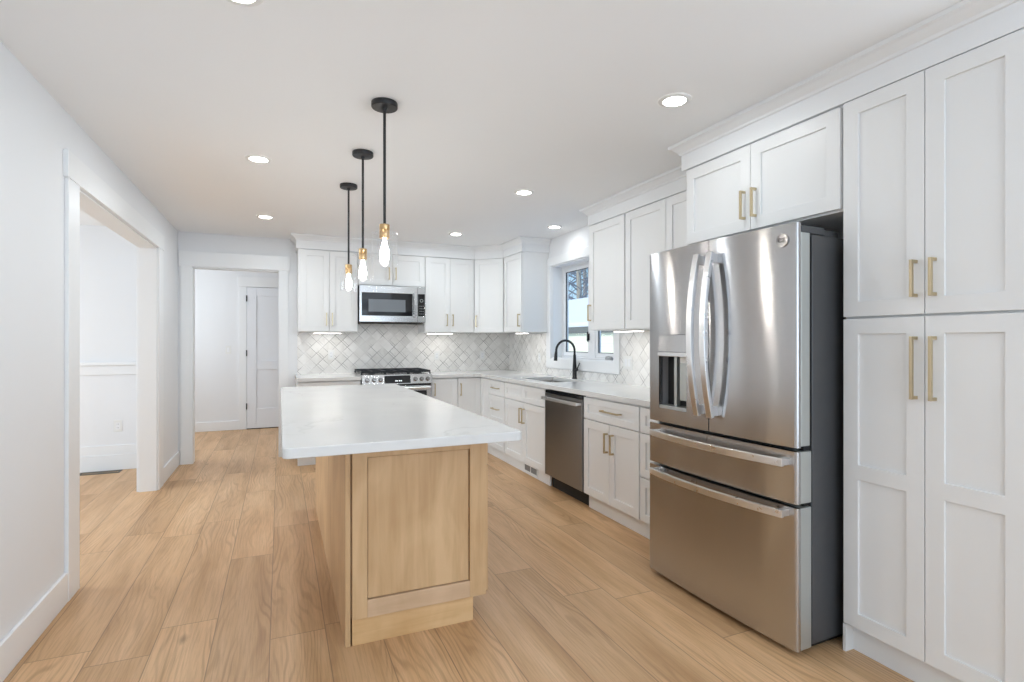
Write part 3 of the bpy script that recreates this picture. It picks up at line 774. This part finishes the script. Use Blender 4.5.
for nm, ya, yb, hl in (('door', -.460, -.003, None), ('door', .003, .460, hole)):
    d = curved(ya, yb, .858, 1.777, XB, hl).build(nm, M['steel'], RF, smooth=True)
    sgn = -1 if ya < 0 else 1
    a, b = sorted((sgn*.006, sgn*.454))
    ln = MB()
    if hl: ln.cells([a, hl[0]-.004, hl[1]+.004, b], [.862, hl[2]-.004, hl[3]+.004, 1.755], lambda u, v: not (hl[0]-.004 < u < hl[1]+.004 and hl[2]-.004 < v < hl[3]+.004), lambda u, v, t: (t, u, v), XB-2.36+.0005, 1.995-2.36)
    else:
        ln.box(XB-2.36+.009, 1.995-2.36, a, b, .862, 1.740)
        MB().box(XB-2.36+.0005, XB-2.36+.0088, a*.985, b, .862, 1.75).build('gasket', M['gasket'], d)
    ln.build('door_edge', M['steel_side'], d, bevel=.002)
    hc = MB().box(1.958-2.36, 2.10-2.36, *(sorted((sgn*.39, sgn*.445))), 1.7401 if not hl else 1.7551, 1.772)
    hc.box(2.01-2.36, 2.20-2.36, *(sorted((sgn*.30, sgn*.438))), 1.7355, 1.765)
    hc.build('hinge_cover', M['dark_side'], d, bevel=.004)
    drs.append(d)
def arc(n=16): return [k/n for k in range(n+1)]
for d, yy in ((drs[1], .043), (drs[0], -.043)):
    xa, xm = 1.862-2.36, 1.815-2.36
    m = MB().bar([(xa+(xm-xa)*(1-(2*q-1)**2), yy, .932+(1.715-.932)*q) for q in arc()], (0, 1, 0), .017, .009)
    f = fx(yy)
    for z in (.962, 1.685): m.box(xa-.002, f+.004, yy-.013, yy+.013, z-.022, z+.022)
    m.build('handle', M['chrome'], d, bevel=.002)
for za, zb, hz, nm in ((.628, .842, .797, 'drawer'), (.030, .612, .588, 'drawer')):
    d = curved(-.460, .460, za, zb, XB).build(nm, M['steel'], RF, smooth=True)
    MB().box(XB-2.36+.0005, 1.998-2.36, -.4585, .4585, za+.001, zb-.001).build('drawer_edge', M['steel_side'], d, bevel=.002)
    xa, xm = 1.872-2.36, 1.832-2.36
    m = MB().bar([(xa+(xm-xa)*(1-(2*q-1)**2), -.425+.822*q, hz) for q in arc()], (0, 0, 1), .016, .009)
    for yc in (-.408, .38):
        f = fx(yc); m.box(xa-.003, f+.004, yc-.016, yc+.016, hz-.013, hz+.013)
    m.build('handle', M['chrome'], d, bevel=.002)
# dispenser in the left door
ds = MB(); y0, y1, z0, z1 = hole
xw = 1.985-2.36
fr = fx((y0+y1)/2)
ds.box(xw, xw+.006, y0-.002, y1+.002, z0-.002, 1.225)
ds.box(fr+.012, xw, y0-.003, y0, z0-.002, 1.225); ds.box(fr+.012, xw, y1, y1+.003, z0-.002, 1.225)
ds.box(fr+.012, xw, y0, y1, 1.222, 1.226)
dso = ds.build('dispenser', plain('grey_dispenser_well', lin(150, 150, 152), .4, .2), drs[1])
MB().box(fr+.003, fr+.03, y0+.001, y1-.001, 1.236, z1-.001).build('control_plate', M['steel'], dso, bevel=.001)
MB().box(fr-.004, fr+.03, y0+.001, y1-.001, 1.212, 1.235).build('ledge', M['steel_plain'], dso, bevel=.002)
MB().box(fr+.006, xw, y0, y1, z0-.001, z0+.016).build('drip_tray', M['steel_side'], dso, bevel=.002)
MB().prism([(fr+.050, 1.05), (fr+.062, 1.05), (fr+.045, 1.21), (fr+.030, 1.21)], y0+.035, y0+.085, 'y').build('water_paddle', M['plastic'], dso)
MB().box(fr+.035, fr+.058, y1-.105, y1-.085, z0+.016, 1.21).build('fill_guide', M['steel_side'], dso)
MB().box(fr+.034, fr+.056, y0+.04, y0+.09, z0+.05, 1.2).build('ice_paddle', M['steel_side'], dso, bevel=.002)
# round emblem
def text_mb(txt, size, ext):
    cu = bpy.data.curves.new('t', 'FONT'); cu.body = txt; cu.size = size; cu.extrude = ext; cu.align_x = 'CENTER'; cu.align_y = 'CENTER'
    o = bpy.data.objects.new('t', cu); COL.objects.link(o)
    me = bpy.data.meshes.new_from_object(o.evaluated_get(bpy.context.evaluated_depsgraph_get()))
    m = MB(); m.bm.from_mesh(me)
    bpy.data.objects.remove(o); bpy.data.curves.remove(cu); bpy.data.meshes.remove(me)
    return m
ey = 1.606-2.000; ez = 1.712; ex = fx(ey)
em = MB().lathe([(0, -.0030), (.024, -.0030), (.0245, -.0052), (.0285, -.0052), (.029, 0.004), (0, .004)], (ex, ey, ez), 36, 'x').build('emblem', M['steel'], drs[0], smooth=True)
t = text_mb('GE', .030, .0012)
t.bm.transform(Matrix.Translation((ex-.0042, ey, ez)) @ Matrix.Rotation(-PI/2, 4, 'Z') @ Matrix.Rotation(PI/2, 4, 'X'))
t.build('monogram', M['dark_side'], em)

# ------------------------------------------------------------------ dishwasher
DW = thing('dishwasher', 'stainless dishwasher between the sink cabinet and the drawer cabinet', 'dishwasher', (2.165, 4.236, 0), RZ)
w_ = .638
MB().box(.006, w_-.006, .03, .58, .11, .868).build('tub_body', M['dark_side'], DW)
MB().box(.004, w_-.004, -.012, .029, .120, .835).build('door', M['steel_dark'], DW, bevel=.004)
MB().box(.004, w_-.004, -.008, .029, .838, .866).build('control_strip', M['glassblack'], DW, bevel=.002)
m = MB().bar([(.018, -.052, .800), (.06, -.056, .800), (w_/2, -.058, .800), (w_-.06, -.056, .800), (w_-.018, -.052, .800)], (0, 0, 1), .013, .009)
for x in (.03, w_-.03): m.box(x-.012, x+.012, -.05, -.011, .79, .81)
m.build('handle', M['chrome'], DW, bevel=.002)
MB().box(.01, w_-.01, .06, .075, 0, .115).build('toe_kick', M['gasket'], DW)

# ------------------------------------------------------------------ range
RG = thing('range', 'stainless slide-in gas range with black grates', 'range', (.803, 5.885, 0))
rw = .762
MB().box(.004, rw-.004, .03, .618, .03, .905).build('body', M['dark_side'], RG)
for x in (.05, rw-.05):
    for y in (.08, .57): MB().lathe([(0, 0), (.02, 0), (.02, .008), (.01, .012), (.01, .031), (0, .031)], (x, y, 0), 16).build('foot', M['gasket'], RG)
MB().box(-.003, rw+.003, .02, .622, .9155, .926).build('cooktop', M['steel_plain'], RG, bevel=.003)
cp = MB().prism([(-.018, .822), (.030, .822), (.030, .926), (.004, .926)], 0, rw, 'x').build('control_panel', M['steel_plain'], RG, bevel=.002)
dv = Vector((.022, 0, .104)).normalized()                             # slope of the panel (y,z)
def on_panel(x, z, out): # point on the sloped face
    q = (z-.822)/.104; return (x, -.018+.022*q-out, z)
sl = math.atan2(.022, .104)
dp = MB().box(-.142, .142, -.003, .003, -.042, .042)
do = dp.build('display', M['glassblack'], cp, loc=on_panel(.378, .873, .001)); do.rotation_euler = (-sl, 0, 0)
for k, ww in enumerate((.016, .010, .016, .018)):
    MB().box(-.026+k*.019-.0, -.026+k*.019+ww*.8, -.0045, -.003, -.022, -.010).build('lit_digit', M['digits'], do)
for x in (.052, .124, .194, .575, .645, .714):
    k = MB().lathe([(0, -.034), (.016, -.034), (.019, -.030), (.020, -.006), (.025, -.004), (.026, .002), (0, .002)], seg=24, axis='y')
    k.box(-.003, .003, -.038, -.033, -.016, .016)
    ko = k.build('knob', M['knob'], cp, smooth=True, loc=on_panel(x, .872, 0)); ko.rotation_euler = (-sl, 0, 0)
for i in range(3):
    x0 = -.002 + i*.2555; x1 = x0+.252
    g_ = MB()
    for x in (x0+.006, x1-.006): g_.box(x-.006, x+.006, .045, .61, .945, .966)
    for y in (.051, .235, .42, .604): g_.box(x0, x1, y-.006, y+.006, .945, .966)
    xm = (x0+x1)/2
    g_.box(xm-.005, xm+.005, .045, .61, .950, .967)
    for x in (x0+.006, x1-.006):
        for y in (.051, .604): g_.box(x-.008, x+.008, y-.008, y+.008, .9255, .946)
    g_.build('grate', M['iron'], RG, bevel=.002)
for x, y, r in ((.125, .17, .045), (.125, .48, .04), (.38, .33, .05), (.637, .17, .05), (.637, .48, .035)):
    MB().lathe([(0, .9255), (r, .9255), (r, .936), (r*.8, .942), (0, .943)], (x, y, 0), 24).build('burner', M['iron'], RG, smooth=True)
od = MB().box(.004, rw-.004, -.012, .029, .235, .800).build('oven_door', M['steel_plain'], RG, bevel=.003)
MB().box(.06, rw-.06, -.0145, -.0118, .30, .745).build('oven_window', M['glassblack'], od)
m = MB().tube([(.03, -.06, .778), (rw-.03, -.06, .778)], .012, 14)
for x in (.055, rw-.055): m.box(x-.01, x+.01, -.058, -.011, .77, .786)
m.build('handle', M['chrome'], od, smooth=True)
MB().box(.004, rw-.004, .012, .0295, .803, .820).build('vent_gap', M['gasket'], RG)
MB().box(.004, rw-.004, -.010, .029, .06, .228).build('drawer', M['steel_plain'], RG, bevel=.003)

# ------------------------------------------------------------------ microwave
MW = thing('microwave', 'stainless over-the-range microwave with black glass door', 'microwave', (.808, 6.13, 1.500))
mw, mh = .746, .418
MB().box(.004, mw-.004, .03, YB-.004-6.13, .006, mh).build('body', M['dark_side'], MW)
MB().box(.02, mw-.02, .04, .3, -.006, .0055).build('bottom_vent', M['gasket'], MW)
for x in (.20, .54):
    MB().lathe([(0, -.0070), (.022, -.0070), (.022, -.0062), (0, -.0062)], (x, .12, 0), 20).build('cooktop_lamp', M['plastic'], MW)
area('microwave_cooktop_lamp', (.808+.37, 6.13+.13, 1.487), (0, 0, 0), .5, .05, .30, (1, .97, .92))
dx1 = .624
def hole_plate(x0, x1, z0, z1, a, b, c, d_): return MB().cells([x0, a, b, x1], [z0, c, d_, z1], lambda u, v: not (a < u < b and c < v < d_), lambda u, v, t: (u, t, v), 0, .029)
md = hole_plate(0, dx1+.03, .010, mh, .026, dx1-.027, .080, .338).build('door', M['steel_plain'], MW, bevel=.002)
win = MB().box(.026, dx1-.027, .0035, .02, .080, .338).build('glass_panel', M['glassblack'], md)
MB().box(.10, dx1-.11, .0026, .0034, .125, .265).build('viewing_mesh', plain('grey_mesh_glass', (.20, .22, .24), .08), win)
m = MB().bar([(dx1-.004, -.034, .068), (dx1-.004, -.04, .21), (dx1-.004, -.034, .348)], (1, 0, 0), .013, .008)
for z in (.09, .326): m.box(dx1-.016, dx1+.008, -.034, .002, z-.012, z+.012)
m.build('handle', M['steel_plain'], md, bevel=.002)
mp_ = hole_plate(dx1+.033, mw, .010, mh, dx1+.036, mw-.006, .080, .338).build('control_panel', M['steel_plain'], MW, bevel=.001)
kp = MB().box(dx1+.036, mw-.006, .003, .02, .080, .338).build('keypad', M['glassblack'], mp_)
gm = plain('grey_print', (.35, .36, .37), .5)
kc = (dx1+.078, 0, .262)
MB().lathe([(.014, .003), (.014, -.002), (.019, -.002), (.019, .003)], kc, 28, 'y').build('dial_ring', M['steel_side'], kp, smooth=True)
for r in range(4):
    for c in range(3):
        MB().box(dx1+.055+c*.019, dx1+.066+c*.019, .0018, .0032, .105+r*.030, .112+r*.030).build('button', gm, kp)

# ------------------------------------------------------------------ lights
def downlight(x, y, label):
    o = thing('ceiling_light', label, 'ceiling light', (x, y, H), 0, 'recessed ceiling lights')
    return o
dl0 = thing('ceiling_light', 'recessed ceiling light nearest the refrigerator', 'ceiling light', (1.724, 2.030, H), 0, 'recessed ceiling lights')
MB().lathe([(.052, -.0005), (.053, -.006), (.060, -.007), (.076, -.003), (.078, -.0005)], seg=40).build('trim_ring', M['plastic'], dl0, smooth=True)
MB().lathe([(0, -.0035), (.053, -.0035), (.053, -.0008), (0, -.0008)], seg=40).build('lens', M['lens'], dl0)
for x, y, lb in ((-.125, 1.965, 'recessed ceiling light nearest the camera on the left, cut by the top edge'),
                 (-.125, 3.722, 'recessed ceiling light on the left side, middle one of that row'),
                 (1.724, 3.746, 'recessed ceiling light between the pendant lights and the right wall cabinets'),
                 (-.125, 5.434, 'recessed ceiling light nearest the doorway'),
                 (1.725, 5.486, 'recessed ceiling light in front of the back wall cabinets right of the microwave'),
                 (2.526, 4.756, 'recessed ceiling light above the sink and window')):
    c = copy_tree(dl0); c.location = (x, y, H); c['label'] = lb
DLP = (1.6, 2.8, 4.8, 2.4, 7.2, 4.4, .9)
for i, (x, y) in enumerate(((1.724, 2.035), (-.125, 1.965), (-.125, 3.722), (1.724, 3.746), (-.125, 5.434), (1.725, 5.486), (2.526, 4.756))):
    area('downlight_%d' % i, (x, y, H-.010), (0, 0, 0), .10, .10, DLP[i], (.85, .94, 1.0), 'DISK')

pn = thing('pendant_light', 'black and brass pendant with clear glass shade nearest the camera', 'pendant light', (.461, 2.606, H), 0, 'pendant lights over the island')
MB().lathe([(0, -.0005), (.061, -.0005), (.062, -.004), (.062, -.022), (.059, -.026), (.012, -.028), (.010, -.04), (0, -.04)], seg=40).build('canopy', M['black'], pn, smooth=True)
MB().lathe([(0, -.03), (.0068, -.03), (.0068, -0.5910), (0, -0.5910)], seg=14).build('rod', M['black'], pn, smooth=True)
MB().lathe([(0, -0.5830), (.012, -0.5830), (.0245, -0.5870), (.0245, -0.6120), (.0232, -0.6140), (.0245, -0.6160), (.0245, -0.6490), (.022, -0.6520), (0, -0.6520)], seg=32).build('socket', M['brass_lamp'], pn, smooth=True)
MB().lathe([(.0247, -0.6260), (.058, -0.6260), (.0625, -0.6305), (.0625, -0.7790), (.0607, -0.7790), (.0607, -0.6320), (.0575, -0.6282), (.0247, -0.6282)], seg=48).build('glass_shade', M['glass'], pn, smooth=True)
PB = [(0, -0.6525), (.012, -0.6525), (.014, -0.6690), (.021, -0.6940), (.0295, -0.7240), (.0315, -0.7410), (.028, -0.7610), (.016, -0.7770), (.006, -0.7830), (0, -0.7850)]
bl_ = MB().lathe(PB, seg=32).build('bulb', M['glass'], pn, smooth=True)
MB().lathe([(r*.72, -0.6640-(-h-0.6640)*.86-.004 if h < -0.6640 else h-.004) for r, h in PB], seg=28).build('filament_glow', M['bulb'], bl_, smooth=True)
for y, lb in ((3.342, 'black and brass pendant with clear glass shade, middle of the row of three'), (4.078, 'black and brass pendant with clear glass shade nearest the range')):
    c = copy_tree(pn); c.location = (.461, y, H); c['label'] = lb
# under-cabinet light bars
def ucl(label, loc, rotz, w):
    o = thing('under_cabinet_light', label, 'light bar', loc, rotz, 'under-cabinet light bars')
    MB().box(0, w, 0, .045, -.014, -.0002).build('housing', M['plastic'], o, bevel=.002)
    MB().box(.006, w-.006, .004, .041, -.0165, -.0142).build('diffuser', M['strip'], o)
    c, s_ = math.cos(rotz), math.sin(rotz); lx, ly = w/2, .0225
    area('bar_lamp', (loc[0]+lx*c-ly*s_, loc[1]+lx*s_+ly*c, loc[2]-.0175), (0, 0, rotz), w-.02, .03, .27, (1, .97, .92))
    return o
ucl('lit bar under the wall cabinet at the far left of the back wall', (.335, 6.285, UZ), 0, .30)
ucl('lit bar under the back wall cabinet right of the microwave', (1.62, 6.285, UZ), 0, .32)
ucl('lit bar under the single-door wall cabinet left of the window', (2.52, 5.72, UZ), RZ, .28)
ucl('lit bar under the wall cabinets right of the window', (2.55, 3.76, UZ-.01), RZ, .36)

# ------------------------------------------------------------------ electrical plates and floor register
def plate(name, label, cat, loc, rotz, w=.072, h=.116, gangs=1, switch=False, group=None):
    o = thing(name, label, cat, loc, rotz, group)
    MB().box(-w*gangs/2-.0, w*gangs/2, -.006, -.0002, -h/2, h/2).build('plate', M['plastic'], o, bevel=.002)
    for gk in range(gangs):
        cx = (gk-(gangs-1)/2)*.046
        if switch:
            MB().box(cx-.016, cx+.016, -.009, -.0062, -.033, .033).build('rocker', M['vinyl'], o, bevel=.001)
        else:
            r = MB().box(cx-.017, cx+.017, -.0075, -.0062, -.034, .034).build('receptacle', M['vinyl'], o)
            s_ = MB()
            for z in (-.018, .018):
                for x in (-.006, .006): s_.box(cx+x-.0012, cx+x+.0012, -.0079, -.0076, z-.005, z+.005)
            s_.build('slots', M['slot'], r)
    return o
yt = YB-.009
plate('power_outlet', 'white outlet on the tile left of the range', 'outlet', (.541, yt, 1.135), 0)
plate('power_outlet', 'white outlet on the back wall tile just right of the range', 'outlet', (1.796, yt, 1.11), 0)
plate('power_outlet', 'white outlet on the back wall tile near the far right corner', 'outlet', (2.402, yt, 1.11), 0)
plate('light_switch', 'white plate on the tile right of the kitchen window', 'switch', (XR-.009, 3.872, 1.105), RZ, w=.068, h=.118, gangs=2, switch=True)
plate('power_outlet', 'white plate on the tile left of the kitchen window', 'outlet', (XR-.009, 5.60, 1.10), RZ)
plate('light_switch', 'white light switch on the hall wall beside the door', 'switch', (-.69, HY, 1.165), 0, switch=True)
plate('power_outlet', 'white outlet low on the side room wall below the chair rail', 'outlet', (-1.498, YB, .44), 0)
rg_ = thing('floor_register', 'dark metal floor register against the side room baseboard', 'vent', (-1.62, 6.42, 0))
MB().cells([-.17, -.155, .155, .17], [-.06, -.045, .045, .06], lambda u, v: not (-.155 < u < .155 and -.045 < v < .045), lambda u, v, t: (u, v, t), .0002, .005).build('frame', M['register'], rg_)
m = MB()
for k in range(16): m.box(-.152+k*.02, -.144+k*.02, -.045, .045, .0004, .004)
m.build('louvre', M['register'], rg_)

# ------------------------------------------------------------------ outside
struct('ground_snow', MB().box(XR+.2, 70, -20, 80, -1.35, -1.3), M['snow'])
hs = thing('neighbor_house', 'pale yellow sided house with a snow-covered roof outside the window', 'house', (11.0, 20, -1.3))
MB().box(0, 9, -12, 14, 0, 2.95).build('siding_wall', M['siding'], hs)
MB().prism([(-.03, 2.96), (4.5, 4.60), (9.03, 2.96), (9.03, 3.12), (4.5, 4.74), (-.03, 3.12)], -12.4, 14.4, 'y').build('roof', M['eave'], hs)
MB().prism([(-.06, 3.16), (4.5, 4.78), (9.06, 3.16), (9.06, 3.34), (4.5, 4.99), (-.06, 3.34)], -12.35, 14.35, 'y').build('snow_cover', M['snow'], hs)
MB().box(-.11, -.035, -12.4, 14.4, 2.90, 3.15).build('gutter_board', plain('grey_gutter', lin(112, 110, 104), .6), hs)
def tree(label, loc, h, seed):
    rnd = random.Random(seed)
    o = thing('bare_tree', label, 'tree', loc)
    MB().tube([(0, 0, 0), (.05, .03, h*.4), (0, .1, h*.7), (.05, .05, h)], [h*.02, h*.016, h*.012, h*.003], 8).build('trunk', M['bark'], o, smooth=True)
    m = MB()
    def br(p, d, L, r, dep):
        q = p + d*L*.5 + Vector((rnd.uniform(-.05, .05), rnd.uniform(-.05, .05), .04))*L; e = p + d*L
        m.tube([p, q, e], [r, r*.7, r*.35], 5)
        if dep == 0: return
        for k in range(4 if dep > 1 else 3):
            f = rnd.uniform(.35, 1.0); nd_ = (d + Vector((rnd.uniform(-.9, .9), rnd.uniform(-.9, .9), rnd.uniform(-.1, .7)))).normalized()
            br(p + d*L*f, nd_, L*rnd.uniform(.45, .65), r*.5, dep-1)
    for k in range(30):
        z = h*(.28+.68*k/30); a = rnd.uniform(0, 2*PI)
        br(Vector((0.02, .05, z)), Vector((math.cos(a), math.sin(a), rnd.uniform(.15, .7))).normalized(), h*.26*(1.1-.6*k/30), h*.0045, 2)
    m.build('branches', M['twig'], o, smooth=True)
tree('tall bare tree rising behind the snowy roof, middle of the window view', (21.5, 36.4, -1.3), 14, 3)
tree('bare tree behind the snowy roof, right of the tallest trunk', (30.0, 49.5, -1.3), 15, 5)
tree('bare tree behind the snowy roof, left of the tallest trunk', (23.5, 42.5, -1.3), 13, 9)
